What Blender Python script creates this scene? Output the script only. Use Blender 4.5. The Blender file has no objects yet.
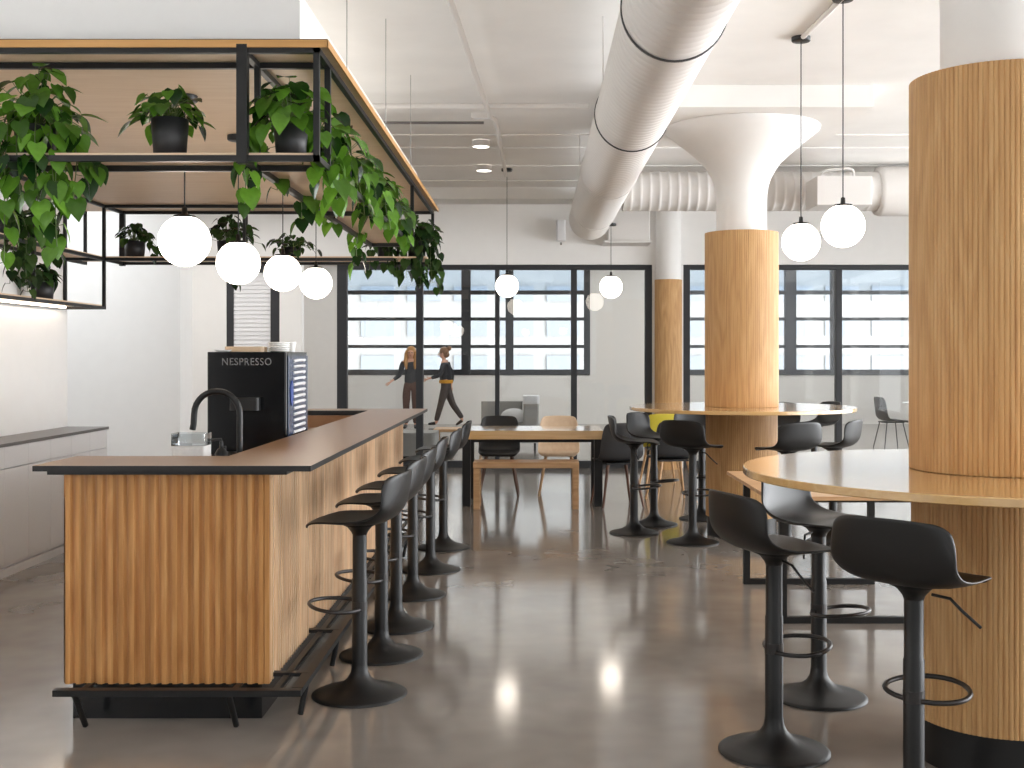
import bpy, math, random
from mathutils import Vector, Matrix
PI = math.pi
R = math.radians
C = bpy.context.scene.collection
scene = bpy.context.scene
K, PX, PY, H = 1160.0, 535.0, 356.0, 1.465        # focal length in pixels, principal point, eye height

def at(x, y, Y):
    """point of the photograph (pixels) at depth Y"""
    return Vector(((x - PX) * Y / K, Y, H - (y - PY) * Y / K))

# ------------------------------------------------------------------ mesh builder
class MB:
    def __init__(s):
        s.v, s.f, s.m, s.sm = [], [], [], []
    def add(s, vs, fs, mi=0, smooth=False):
        o = len(s.v)
        s.v += [tuple(p) for p in vs]
        for f in fs:
            s.f.append(tuple(i + o for i in f)); s.m.append(mi); s.sm.append(smooth)
        return s
    def box(s, x0, x1, y0, y1, z0, z1, mi=0, top=None):
        vs = [(x0,y0,z0),(x1,y0,z0),(x1,y1,z0),(x0,y1,z0),(x0,y0,z1),(x1,y0,z1),(x1,y1,z1),(x0,y1,z1)]
        s.add(vs, [(0,3,2,1),(0,1,5,4),(1,2,6,5),(2,3,7,6),(3,0,4,7)], mi)
        s.add(vs, [(4,5,6,7)], mi if top is None else top)
        return s
    def rbox(s, x0, x1, y0, y1, z0, z1, r, mi=0, seg=4, edge=None):
        """box with rounded vertical corners"""
        pts = []
        for cx, cy, a0 in ((x1-r,y1-r,0),(x0+r,y1-r,90),(x0+r,y0+r,180),(x1-r,y0+r,270)):
            for i in range(seg+1):
                a = R(a0 + 90*i/seg); pts.append((cx+r*math.cos(a), cy+r*math.sin(a)))
        return s.prism(pts, z0, z1, mi, edge)
    def prism(s, pts, z0, z1, mi=0, edge=None):
        n = len(pts)
        vs = [(x,y,z0) for x,y in pts] + [(x,y,z1) for x,y in pts]
        s.add(vs, [tuple(range(n-1,-1,-1)), tuple(range(n,2*n))], mi)
        s.add(vs, [(i,(i+1)%n,n+(i+1)%n,n+i) for i in range(n)], mi if edge is None else edge)
        return s
    def tube(s, pts, r, n=10, closed=False, mi=0, cap=True):
        pts = [Vector(p) for p in pts]; N = len(pts)
        rr = r if isinstance(r, (list, tuple)) else [r]*N
        t = []
        for i in range(N):
            a = pts[(i-1) % N] if (i > 0 or closed) else pts[0]
            b = pts[(i+1) % N] if (i < N-1 or closed) else pts[-1]
            t.append((b-a).normalized())
        ref = Vector((0,0,1)) if abs(t[0].z) < .9 else Vector((1,0,0))
        u = t[0].cross(ref).normalized(); vs = []
        for i in range(N):
            u = (u - t[i]*u.dot(t[i])).normalized(); w = t[i].cross(u)
            for k in range(n):
                a = 2*PI*k/n
                vs.append(pts[i] + u*(rr[i]*math.cos(a)) + w*(rr[i]*math.sin(a)))
        fs = []
        for i in range(N if closed else N-1):
            j = (i+1) % N
            for k in range(n):
                l = (k+1) % n
                fs.append((i*n+k, i*n+l, j*n+l, j*n+k))
        s.add(vs, fs, mi, True)
        if cap and not closed:
            s.add(vs[:n], [tuple(range(n-1,-1,-1))], mi); s.add(vs[-n:], [tuple(range(n))], mi)
        return s
    def lathe(s, prof, n=32, c=(0,0,0), mi=0, smooth=True, capb=False, capt=False):
        vs = []
        for r, z in prof:
            for k in range(n):
                a = 2*PI*k/n; vs.append((c[0]+r*math.cos(a), c[1]+r*math.sin(a), c[2]+z))
        fs = []
        for i in range(len(prof)-1):
            for k in range(n):
                l = (k+1) % n; fs.append((i*n+k, i*n+l, (i+1)*n+l, (i+1)*n+k))
        s.add(vs, fs, mi, smooth)
        if capb: s.add(vs[:n], [tuple(range(n-1,-1,-1))], mi)
        if capt: s.add(vs[-n:], [tuple(range(n))], mi)
        return s
    def ball(s, c, r, n=24, m=12, mi=0, sz=1.0):
        prof = [(max(1e-4, r*math.cos(a)), sz*r*math.sin(a)) for a in [(-PI/2 + PI*i/m) for i in range(m+1)]]
        return s.lathe(prof, n, c, mi)
    def sweep(s, path, z0, z1, mi=0, smooth=False, closed=False):
        """wall along a plan polyline"""
        n = len(path)
        vs = [(x,y,z0) for x,y in path] + [(x,y,z1) for x,y in path]
        rng = range(n if closed else n-1)
        s.add(vs, [(i,(i+1)%n,n+(i+1)%n,n+i) for i in rng], mi, smooth)
        return s
    def grid(s, rows, mi=0, smooth=True):
        nu = len(rows[0]); vs = [p for r in rows for p in r]
        s.add(vs, [(i*nu+j, i*nu+j+1, (i+1)*nu+j+1, (i+1)*nu+j) for i in range(len(rows)-1) for j in range(nu-1)], mi, smooth)
        return s
    def build(s, name, mats, parent=None, bevel=0, solid=0, offset=-1):
        me = bpy.data.meshes.new(name)
        me.from_pydata(s.v, [], s.f)
        if not isinstance(mats, (list, tuple)): mats = [mats]
        for m in mats: me.materials.append(m)
        me.polygons.foreach_set('material_index', s.m)
        me.polygons.foreach_set('use_smooth', s.sm)
        me.update()
        o = bpy.data.objects.new(name, me); C.objects.link(o)
        if parent: o.parent = parent
        if solid:
            q = o.modifiers.new('thickness', 'SOLIDIFY'); q.thickness = solid; q.offset = offset
        if bevel:
            b = o.modifiers.new('bevel', 'BEVEL'); b.width = bevel; b.segments = 2; b.limit_method = 'ANGLE'; b.angle_limit = R(50)
        return o

def tag(o, label, cat, group=None):
    o['label'] = label; o['category'] = cat
    if group: o['group'] = group
    return o
def thing(name, loc, label, cat, group=None, rz=0):
    o = bpy.data.objects.new(name, None); C.objects.link(o)
    o.location = loc; o.rotation_euler = (0, 0, rz); o.empty_display_size = .1
    return tag(o, label, cat, group)
def struct(o):
    o['kind'] = 'structure'; return o
def kids(o): return [c for c in list(C.objects) if c.parent == o]
def dup(root, loc, rz, label, group=None):
    r = root.copy(); C.objects.link(r); r.location = loc; r.rotation_euler = (0, 0, rz); r['label'] = label
    if group: r['group'] = group
    for ch in kids(root):
        c = ch.copy(); C.objects.link(c); c.parent = r
        for g in kids(ch):
            d = g.copy(); C.objects.link(d); d.parent = c
    return r

# ------------------------------------------------------------------ materials
def lin(c):
    return tuple(((v/255)/12.92 if v/255 <= .04045 else ((v/255+.055)/1.055)**2.4) for v in c) + (1,)
def base(name):
    m = bpy.data.materials.new(name); m.use_nodes = True
    nt = m.node_tree; return m, nt, nt.nodes['Principled BSDF'], nt.nodes['Material Output']
def N(nt, t, **kw):
    n = nt.nodes.new(t)
    for k, v in kw.items(): setattr(n, k, v)
    return n
def plain(name, col, rough=.5, metal=0, spec=.5, bump=0, scale=60, vary=.04):
    m, nt, p, out = base(name)
    p.inputs['Roughness'].default_value = rough; p.inputs['Metallic'].default_value = metal
    p.inputs['Specular IOR Level'].default_value = spec
    tc = N(nt, 'ShaderNodeTexCoord'); no = N(nt, 'ShaderNodeTexNoise'); no.inputs['Scale'].default_value = scale; no.inputs['Detail'].default_value = 4
    nt.links.new(tc.outputs['Object'], no.inputs['Vector'])
    cr = N(nt, 'ShaderNodeValToRGB'); a = lin(col)
    cr.color_ramp.elements[0].color = tuple(v*(1-vary) for v in a[:3]) + (1,); cr.color_ramp.elements[1].color = tuple(min(1, v*(1+vary)) for v in a[:3]) + (1,)
    cr.color_ramp.elements[0].position = .3; cr.color_ramp.elements[1].position = .7
    nt.links.new(no.outputs['Fac'], cr.inputs['Fac']); nt.links.new(cr.outputs['Color'], p.inputs['Base Color'])
    if bump:
        b = N(nt, 'ShaderNodeBump'); b.inputs['Strength'].default_value = bump; b.inputs['Distance'].default_value = .01
        nt.links.new(no.outputs['Fac'], b.inputs['Height']); nt.links.new(b.outputs['Normal'], p.inputs['Normal'])
    return m
def wood(name, dark, mid, light, axis='z', rough=.45, fine=70, slat=0, slat_axis='Y', slat_amt=.25, spec=.4):
    """grain along one object axis; optional colour change from board to board"""
    m, nt, p, out = base(name); L = nt.links.new
    tc = N(nt, 'ShaderNodeTexCoord'); mp = N(nt, 'ShaderNodeMapping')
    sc = {'x': (.035,1,1), 'y': (1,.035,1), 'z': (1,1,.035)}[axis]
    mp.inputs['Scale'].default_value = sc
    L(tc.outputs['Object'], mp.inputs['Vector'])
    n1 = N(nt, 'ShaderNodeTexNoise'); n1.inputs['Scale'].default_value = fine; n1.inputs['Detail'].default_value = 5; n1.inputs['Roughness'].default_value = .65
    L(mp.outputs['Vector'], n1.inputs['Vector'])
    mp2 = N(nt, 'ShaderNodeMapping'); mp2.inputs['Scale'].default_value = {'x': (.12,1,1), 'y': (1,.12,1), 'z': (1,1,.12)}[axis]
    L(tc.outputs['Object'], mp2.inputs['Vector'])
    n2 = N(nt, 'ShaderNodeTexNoise'); n2.inputs['Scale'].default_value = 7; n2.inputs['Detail'].default_value = 2
    L(mp2.outputs['Vector'], n2.inputs['Vector'])
    mu = N(nt, 'ShaderNodeMath', operation='MULTIPLY'); mu.inputs[1].default_value = 14; L(n2.outputs['Fac'], mu.inputs[0])
    fr = N(nt, 'ShaderNodeMath', operation='PINGPONG'); fr.inputs[1].default_value = 1; L(mu.outputs[0], fr.inputs[0])
    mx = N(nt, 'ShaderNodeMath', operation='MULTIPLY_ADD'); mx.inputs[1].default_value = .22; L(fr.outputs[0], mx.inputs[0])
    m3 = N(nt, 'ShaderNodeMath', operation='MULTIPLY'); m3.inputs[1].default_value = .78; L(n1.outputs['Fac'], m3.inputs[0]); L(m3.outputs[0], mx.inputs[2])
    cr = N(nt, 'ShaderNodeValToRGB'); e = cr.color_ramp.elements
    e[0].position = .22; e[0].color = lin(dark); e[1].position = .78; e[1].color = lin(light)
    q = cr.color_ramp.elements.new(.5); q.color = lin(mid)
    L(mx.outputs[0], cr.inputs['Fac']); col = cr.outputs['Color']
    if slat:
        sp = N(nt, 'ShaderNodeSeparateXYZ'); L(tc.outputs['Object'], sp.inputs[0])
        sn = N(nt, 'ShaderNodeMath', operation='SNAP'); sn.inputs[1].default_value = slat; L(sp.outputs[slat_axis], sn.inputs[0])
        wn = N(nt, 'ShaderNodeTexWhiteNoise', noise_dimensions='1D'); L(sn.outputs[0], wn.inputs['W'])
        mr = N(nt, 'ShaderNodeMapRange'); mr.inputs['To Min'].default_value = 1-slat_amt; mr.inputs['To Max'].default_value = 1+slat_amt*.6
        L(wn.outputs['Value'], mr.inputs['Value'])
        vm = N(nt, 'ShaderNodeVectorMath', operation='SCALE'); L(col, vm.inputs[0]); L(mr.outputs[0], vm.inputs['Scale']); col = vm.outputs[0]
    L(col, p.inputs['Base Color'])
    p.inputs['Roughness'].default_value = rough; p.inputs['Specular IOR Level'].default_value = spec
    b = N(nt, 'ShaderNodeBump'); b.inputs['Strength'].default_value = .08; b.inputs['Distance'].default_value = .005
    L(n1.outputs['Fac'], b.inputs['Height']); L(b.outputs['Normal'], p.inputs['Normal'])
    return m
def emit(name, col, strength):
    m, nt, p, out = base(name); nt.nodes.remove(p)
    e = N(nt, 'ShaderNodeEmission'); e.inputs['Color'].default_value = col; e.inputs['Strength'].default_value = strength
    nt.links.new(e.outputs[0], out.inputs['Surface']); return m
def glass(name, tint=(1,1,1,1), refl=1.0):
    m, nt, p, out = base(name); nt.nodes.remove(p); L = nt.links.new
    t = N(nt, 'ShaderNodeBsdfTransparent'); t.inputs['Color'].default_value = tint
    g = N(nt, 'ShaderNodeBsdfGlossy'); g.inputs['Roughness'].default_value = .02
    f = N(nt, 'ShaderNodeFresnel'); f.inputs['IOR'].default_value = 1.5
    mu = N(nt, 'ShaderNodeMath', operation='MULTIPLY'); mu.inputs[1].default_value = refl; L(f.outputs[0], mu.inputs[0])
    x = N(nt, 'ShaderNodeMixShader'); L(mu.outputs[0], x.inputs[0]); L(t.outputs[0], x.inputs[1]); L(g.outputs[0], x.inputs[2])
    L(x.outputs[0], out.inputs['Surface']); return m

def floor_mat():
    m, nt, p, out = base('polished_concrete'); L = nt.links.new
    tc = N(nt, 'ShaderNodeTexCoord')
    a = N(nt, 'ShaderNodeTexNoise'); a.inputs['Scale'].default_value = .8; a.inputs['Detail'].default_value = 2; a.inputs['Roughness'].default_value = .62
    b = N(nt, 'ShaderNodeTexNoise'); b.inputs['Scale'].default_value = 2.6; b.inputs['Detail'].default_value = 2; b.inputs['Roughness'].default_value = .7
    L(tc.outputs['Object'], a.inputs['Vector']); L(tc.outputs['Object'], b.inputs['Vector'])
    mx = N(nt, 'ShaderNodeMath', operation='MULTIPLY_ADD'); mx.inputs[1].default_value = .45; L(b.outputs['Fac'], mx.inputs[0])
    mm = N(nt, 'ShaderNodeMath', operation='MULTIPLY'); mm.inputs[1].default_value = .55; L(a.outputs['Fac'], mm.inputs[0]); L(mm.outputs[0], mx.inputs[2])
    cr = N(nt, 'ShaderNodeValToRGB'); e = cr.color_ramp.elements
    e[0].position = .35; e[0].color = lin((124,116,108)); e[1].position = .66; e[1].color = lin((150,142,134))
    L(mx.outputs[0], cr.inputs['Fac']); L(cr.outputs['Color'], p.inputs['Base Color'])
    rr = N(nt, 'ShaderNodeMapRange'); rr.inputs['To Min'].default_value = .09; rr.inputs['To Max'].default_value = .13
    L(a.outputs['Fac'], rr.inputs['Value']); L(rr.outputs[0], p.inputs['Roughness'])
    p.inputs['Specular IOR Level'].default_value = .7
    return m

def leaf_mat(name, c0, c1):
    m, nt, p, out = base(name); L = nt.links.new
    g = N(nt, 'ShaderNodeNewGeometry')
    cr = N(nt, 'ShaderNodeValToRGB'); cr.color_ramp.elements[0].color = lin(c0); cr.color_ramp.elements[1].color = lin(c1)
    L(g.outputs['Random Per Island'], cr.inputs['Fac'])
    tc = N(nt, 'ShaderNodeTexCoord'); no = N(nt, 'ShaderNodeTexNoise'); no.inputs['Scale'].default_value = 45; L(tc.outputs['Object'], no.inputs['Vector'])
    vm = N(nt, 'ShaderNodeMapRange'); vm.inputs['To Min'].default_value = .75; vm.inputs['To Max'].default_value = 1.25; L(no.outputs['Fac'], vm.inputs['Value'])
    sc = N(nt, 'ShaderNodeVectorMath', operation='SCALE'); L(cr.outputs['Color'], sc.inputs[0]); L(vm.outputs[0], sc.inputs['Scale'])
    L(sc.outputs[0], p.inputs['Base Color'])
    p.inputs['Roughness'].default_value = .27; p.inputs['Specular IOR Level'].default_value = .5
    t = N(nt, 'ShaderNodeBsdfTranslucent'); L(sc.outputs[0], t.inputs['Color'])
    x = N(nt, 'ShaderNodeMixShader'); x.inputs[0].default_value = .3; L(p.outputs[0], x.inputs[1]); L(t.outputs[0], x.inputs[2])
    L(x.outputs[0], out.inputs['Surface']); return m

M = {}
M['wall'] = plain('white_wall_paint', (240,239,237), .6, vary=.01, scale=8)
M['ceil'] = plain('white_ceiling_paint', (243,242,240), .65, vary=.03, scale=2.5, bump=.05)
M['duct'] = plain('white_duct_paint', (228,225,222), .45, vary=.01)
M['floor'] = floor_mat()
OAK = ((182,138,90), (204,162,110), (218,182,132))
M['oak_v'] = wood('oak_vertical', *OAK, axis='z', fine=85)
M['oak_slat'] = wood('oak_slats_lit', (190,152,116), (218,184,148), (234,208,176), axis='z', fine=60, slat=.0426, slat_axis='Y', slat_amt=.16, rough=.35)  # same oak as the island front, daylight on the side put into the colour
M['oak_front_shaded'] = wood('oak_front_slats_shaded', (158,106,58), (184,132,78), (204,156,102), axis='z', fine=60, slat=.0426, slat_axis='X', slat_amt=.1, rough=.4)  # same oak as the side panel, darkened to put its shade into the colour
M['oak_top'] = wood('oak_tabletop', (206,164,104), (212,172,113), (220,182,125), axis='x', fine=70, rough=.2, spec=.6)
_p = M['oak_top'].node_tree.nodes['Principled BSDF']; _p.inputs['Coat Weight'].default_value = 1.0; _p.inputs['Coat Roughness'].default_value = .1
M['oak_x'] = wood('oak_plank', (178,138,98), (200,160,118), (214,178,138), axis='x', fine=45, rough=.4)
M['ply'] = wood('birch_plywood', (218,190,160), (224,198,168), (230,206,178), axis='x', fine=25, rough=.45)
M['fascia'] = wood('golden_edge_band', (176,128,74), (194,146,88), (206,160,104), axis='x', fine=40)
M['walnut'] = wood('walnut', (70,46,36), (96,66,52), (120,86,68), axis='z', fine=60)
M['laminate'] = plain('brown_laminate', (152,114,80), .33, vary=.05, scale=30, spec=.5)
M['edge'] = plain('black_core_edge', (26,25,26), .4)
M['metal'] = plain('black_powdercoat', (10,10,11), .45, spec=.5)
M['steel'] = plain('brushed_dark_steel', (60,58,58), .33, metal=.6)
M['plastic'] = plain('black_polypropylene', (17,16,16), .42, spec=.5, bump=.02, scale=400)
M['kick'] = plain('black_kick_plate', (18,19,21), .22)
M['chrome'] = plain('chrome', (200,200,200), .15, metal=1)
M['greyplastic'] = plain('charcoal_shell', (62,62,64), .5)
M['white'] = plain('white_lacquer', (226,226,228), .4, vary=.01)
M['counter_grey'] = plain('grey_worktop', (104,100,99), .35, vary=.05)
M['globe'] = emit('opal_glass_lit', (1, .90, .78, 1), 9.0)
M['down'] = emit('downlight_diffuser', (1, .93, .83, 1), 9.0)
M['led'] = emit('led_strip', (1, .86, .7, 1), 14.0)
M['glass'] = glass('clear_glass', (.97,.98,.98,1), .9)
M['glass_tint'] = glass('tinted_transom_glass', (.70,.76,.81,1), .8)
M['acrylic'] = glass('clear_acrylic', (.9,.92,.93,1), 1.6)
M['leaf'] = leaf_mat('pothos_leaf', (14,46,16), (112,164,52))
M['leafdark'] = leaf_mat('dark_ivy_leaf', (22,44,22), (62,92,42))
M['stem'] = plain('green_stem', (84,104,48), .5)
M['soil'] = plain('potting_soil', (40,30,24), .9, bump=.4, scale=90)
M['pot'] = plain('black_pot', (38,38,40), .5)
M['machine'] = plain('gloss_black', (10,11,14), .15, spec=.3)
M['bluepanel'] = plain('blue_grey_panel', (62,74,98), .25)
M['letter'] = plain('silver_lettering', (128,128,130), .4)
M['paper'] = plain('white_paper', (238,238,236), .6)
M['fabric'] = plain('grey_upholstery', (166,166,164), .85, bump=.15, scale=200)
M['cushion'] = plain('white_cushion', (226,228,232), .8, bump=.1, scale=40)
M['yellow'] = plain('yellow_fabric', (206,190,60), .7)
M['facade'] = plain('pale_concrete_facade', (170,168,166), .7, vary=.02, scale=1)
M['facadeglass'] = plain('facade_window_glass', (156,161,168), .5)
M['frame'] = plain('dark_window_frame', (40,42,46), .45)
M['frame_lt'] = plain('grey_window_frame', (92,96,102), .45)
M['skin'] = plain('skin', (214,164,138), .5)
M['hair'] = plain('blonde_hair', (176,128,72), .5, vary=.2, scale=120)
M['hair2'] = plain('light_brown_hair', (128,92,62), .5, vary=.2, scale=120)
M['cloth_dark'] = plain('dark_jacket', (44,46,52), .8)
M['cloth_brown'] = plain('brown_trousers', (88,62,52), .8)
M['cloth_char'] = plain('charcoal_trousers', (66,62,64), .8)
M['denim'] = plain('blue_denim', (84,98,130), .8)
M['shoe'] = plain('black_shoe', (24,24,26), .4)
M['lip'] = plain('lip', (170,92,88), .5)

# ------------------------------------------------------------------ room shell
CEIL = 3.5
GY = 15.2                                          # line of the glazed partitions
XL = -3.83
m = MB().box(-9, 9.5, -1.5, 25.15, -.2, 0); struct(m.build('floor', M['floor']))
m = MB().box(-9, 9.5, -1.5, 25.15, CEIL, CEIL+.2)
struct(m.build('ceiling', M['ceil']))
# left wall, far white wall of the kitchen and its end
m = MB().box(XL-.15, XL, -1.5, 9.5, 0, CEIL); struct(m.build('wall_left', M['wall']))
m = MB().box(-9, -3.67, 12.0, 12.42, 0, CEIL); struct(m.build('wall_far_left', M['wall']))
m = MB().box(-9, -8.85, -1.5, 25.15, 0, CEIL); struct(m.build('wall_outer_left', M['wall']))
# header over partitions, piers
def gx(x, Y=GY): return (x - PX)*Y/K
ZT = 2.66
m = MB()
m.box(-9, 9.5, GY-.05, GY+.15, ZT, CEIL)
m.box(gx(652), gx(683), GY-.03, GY+.13, 0, ZT)
m.box(-9, gx(227), GY-.03, GY+.13, 0, ZT)
m.box(gx(280), gx(302), GY-.03, GY+.13, 0, ZT)
struct(m.build('wall_back', M['wall']))
# right-hand window wall (out of frame): sill, head and piers, daylight comes through
m = MB(); m.box(7.4, 7.6, -1.5, GY, 0, .3); m.box(7.4, 7.6, -1.5, GY, 3.3, CEIL); m.box(7.4, 7.6, 13.0, GY, .3, 3.3)
for y in (-1.5, 3, 7, 10.4): m.box(7.4, 7.6, y, y+.25, .3, 3.3)
struct(m.build('wall_right', M['wall']))
m = MB().box(-4, -1.2, -1.65, -1.5, 0, CEIL).box(2.6, 9.5, -1.65, -1.5, 0, CEIL).box(-1.2, 2.6, -1.65, -1.5, 2.9, CEIL); struct(m.build('wall_front_blocker', plain('grey_blocker', (150,148,146), .7, vary=.02)))  # unseen wall added behind the camera to block frontal light, grey to dim bounce
# exterior wall behind the corridor, with two window bands
EY = 25.0
def ex(x): return (x-PX)*EY/K
def ez(y): return H-(y-PY)*EY/K
SILL, T1 = ez(375), 3.42
W1 = (-4.15, ex(590)); W2 = (3.2, 9.4)
m = MB()
m.box(-9, 9.5, EY, EY+.2, 0, SILL); m.box(-9, W1[0], EY, EY+.2, SILL, CEIL); m.box(W1[1], W2[0], EY, EY+.2, SILL, CEIL)
m.box(W2[1], 9.5, EY, EY+.2, SILL, CEIL)
struct(m.build('wall_exterior', M['wall']))
m = MB().box(9.35, 9.5, GY, EY, 0, .3).box(9.35, 9.5, GY, EY, 3.3, CEIL).box(9.35, 9.5, 18.6, EY, .3, 3.3); struct(m.build('wall_corridor', M['wall']))
def window(name, x0, x1, ups, fm, tw=.06):
    t = bpy.data.objects.new(name, None); C.objects.link(t); struct(t); t.location = ((x0+x1)/2, EY, 0); ox = -(x0+x1)/2
    f = MB()
    for y, hh in ((372.5,.13),(346.5,.07),(319,.07),(292.5,.09)):
        z = ez(y); f.box(x0+ox, x1+ox, 0, .1, z-hh/2, z+hh/2)
    f.box(x0+ox, x1+ox, 0, .1, T1-.05, T1+.02)
    for xx, w in ups: f.box(xx-w/2+ox, xx+w/2+ox, -.03, .11, SILL, T1)
    f.build('window_frame', fm, t)
    g = MB().box(x0+ox, x1+ox, .05, .06, SILL, ez(292.5)); g.build('pane', M['glass'], t)
    g = MB().box(x0+ox, x1+ox, .05, .06, ez(292.5), T1); g.build('transom_pane', M['glass_tint'], t)
    return t
window('window_3', W1[0], W1[1], ((W1[0]+.04,.1),(ex(466),.2),(ex(509.5),.17),(ex(587),.13)), M['frame'])
window('window_4', W2[0], W2[1], ((W2[0]+.04,.1),(ex(790.5),.24),(ex(834),.13),(W2[1]-.05,.1)), M['frame_lt'])
# glazed partitions of the room
def partition(name, x0, x1, muls, zb=.0):
    cx = (x0+x1)/2
    t = bpy.data.objects.new(name, None); C.objects.link(t); struct(t); t.location = (cx, GY, 0)
    f = MB(); f.box(x0-cx, x1-cx, 0, .08, ZT-.065, ZT); f.box(x0-cx, x1-cx, 0, .08, 0, .09)
    for a, b in muls: f.box(a-cx, b-cx, -.01, .09, .09, ZT-.065)
    f.build('window_frame', M['frame'], t, bevel=.004)
    for i in range(len(muls)-1):
        MB().box(muls[i][1]-cx, muls[i+1][0]-cx, .035, .045, .09, ZT-.065).build('pane', M['glass'], t)
    return t
g = lambda a, b: (gx(a), gx(b))
partition('window_1', gx(337), gx(652), [g(337,347), g(416,423), g(495,499.5), g(571,577), g(645,652)])
partition('window_2', gx(683), 9.3, [g(683,690), g(836,842), g(985,991), g(1130,1136), (9.2,9.3)])
# framed door with a white blind, left of the partition
t = bpy.data.objects.new('door_1', None); C.objects.link(t); struct(t); x0, x1 = gx(227), gx(280); cx = (x0+x1)/2; t.location = (cx, GY, 0)
f = MB(); f.box(x0-cx, x0-cx+.09, -.02, .1, 0, ZT); f.box(x1-cx-.12, x1-cx, -.02, .1, 0, ZT); f.box(x0-cx, x1-cx, -.02, .1, ZT-.1, ZT); f.box(x0-cx, x1-cx, -.02, .1, 0, .1)
f.build('door_frame', M['frame'], t)
b = MB()
for i in range(44):
    z = .14 + i*.055; b.add([(x0-cx+.09,-.008,z),(x1-cx-.12,-.008,z),(x1-cx-.12,.006,z+.052),(x0-cx+.09,.006,z+.052)], [(0,1,2,3)])
b.build('blind', M['white'], t, solid=.003)
MB().box(x0-cx+.085, x1-cx-.115, .015, .021, .1, ZT-.1).build('pane', M['glass'], t)
h = MB().tube([(x1-cx-.06,-.02,.95),(x1-cx-.06,-.06,.95),(x1-cx-.06,-.06,1.25),(x1-cx-.06,-.02,1.25)], .012); h.build('door_handle', M['chrome'], t)
# ceiling joints / shallow ribs and drop panels over the columns
for i, y in enumerate((134, 147, 165, 180)):
    Y = (CEIL-H)*K/(PY-y)
    struct(MB().box(-9, 9.4, Y, Y+.1, CEIL-.012, CEIL).build('trim_%d' % (i+1), M['ceil']))
NC = (1.70, 4.25); FC = (1.70, 9.55); TC = (1.735, 15.12)
for i, (c, w) in enumerate(((NC,.82),(FC,.84))):
    struct(MB().box(c[0]-w, c[0]+w, c[1]-w, c[1]+w, 3.335, CEIL).build('trim_%d' % (i+5), M['ceil']))
struct(MB().box(-9, 9.4, 14.0, 14.5, 3.36, CEIL).build('trim_7', M['ceil']))
# white dropped box over the canopy
struct(MB().box(XL, -.993, 4.9, 9.8, 2.722, 3.0).build('wall_bulkhead', M['wall']))
struct(MB().box(gx(577), gx(645), GY-.012, GY, 0, .09).build('baseboard_back', M['frame']))
struct(MB().box(XL, XL+.012, -1.5, 5.0, 0, .09).build('baseboard_left', M['wall']))

# ------------------------------------------------------------------ columns and round tables
def ring_path(r, n, depth, per=6):
    """fluted circle: n half round slats"""
    out = []
    for i in range(n):
        for k in range(per):
            s = k/per; a = 2*PI*(i+s)/n
            d = math.sqrt(max(0, 1-(2*s-1)**2))
            out.append(((r-depth+depth*d)*math.cos(a), (r-depth+depth*d)*math.sin(a)))
    return out
def cladding(name, r, n, z0, z1, parent, mat, depth=.0045, cap=True):
    p = ring_path(r, n, depth); b = MB(); b.sweep(p, z0, z1, closed=True)
    q = [(x*.8, y*.8) for x, y in p]; k = len(p)
    if cap:
        vs = [(x,y,z1) for x,y in p] + [(x,y,z1) for x,y in q]
        b.add(vs, [(i,(i+1)%k,k+(i+1)%k,k+i) for i in range(k)])
    return b.build(name, mat, parent)
def column(c, r, n, label, cap=True):
    t = thing('column', (c[0], c[1], 1.052), label, 'column', None)
    z = -1.052
    cladding('wood_cladding', r, n, 0, 2.475+z, t, M['oak_v'])
    if cap:
        s = MB(); prof = [(.205,.3)] + [(q, zz+z) for q, zz in ((.205,2.74),(.208,2.80),(.218,2.86),(.238,2.92),(.27,2.98),(.32,3.05),(.40,3.125),(.52,3.225),(.63,3.315),(.635,3.334))]
        s.lathe(prof, 48); s.build('shaft', M['wall'], t)
    return t
def bar_table(c, r, Rt, n, label):
    t = thing('bar_table', (c[0], c[1], 0), label, 'table')
    MB().lathe([(r-.012,0),(r-.012,.155)], 64).lathe([(.05,0),(r-.012,0)],64).build('kick', M['metal'], t)
    cladding('pedestal', r, n, .155, 1.02, t, M['oak_v'])
    b = MB(); q = r-.02
    b.lathe([(q,1.022),(Rt-.003,1.022),(Rt,1.025),(Rt,1.047),(Rt-.003,1.05),(q,1.05),(q,1.022)], 128, smooth=False)
    b.build('tabletop', M['oak_top'], t); return t
column(NC, .315, 116, 'tall column clad in vertical oak slats rising from the near round table at the right edge')
bar_table(NC, .307, .924, 112, 'near round oak bar table wrapped around the big column at the right edge')
column(FC, .30, 104, 'oak clad column with white flared top rising from the farther round table')
bar_table(FC, .292, .92, 104, 'farther round oak bar table around the middle column')
t = thing('column', (TC[0], TC[1]-.02, 0), 'slim oak clad column standing between the two glass partitions', 'column')
cladding('wood_cladding', .178, 60, 0, 2.455, t, M['oak_v'])
MB().lathe([(.165,2.455),(.165,CEIL)], 40).build('shaft', M['wall'], t)

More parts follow.
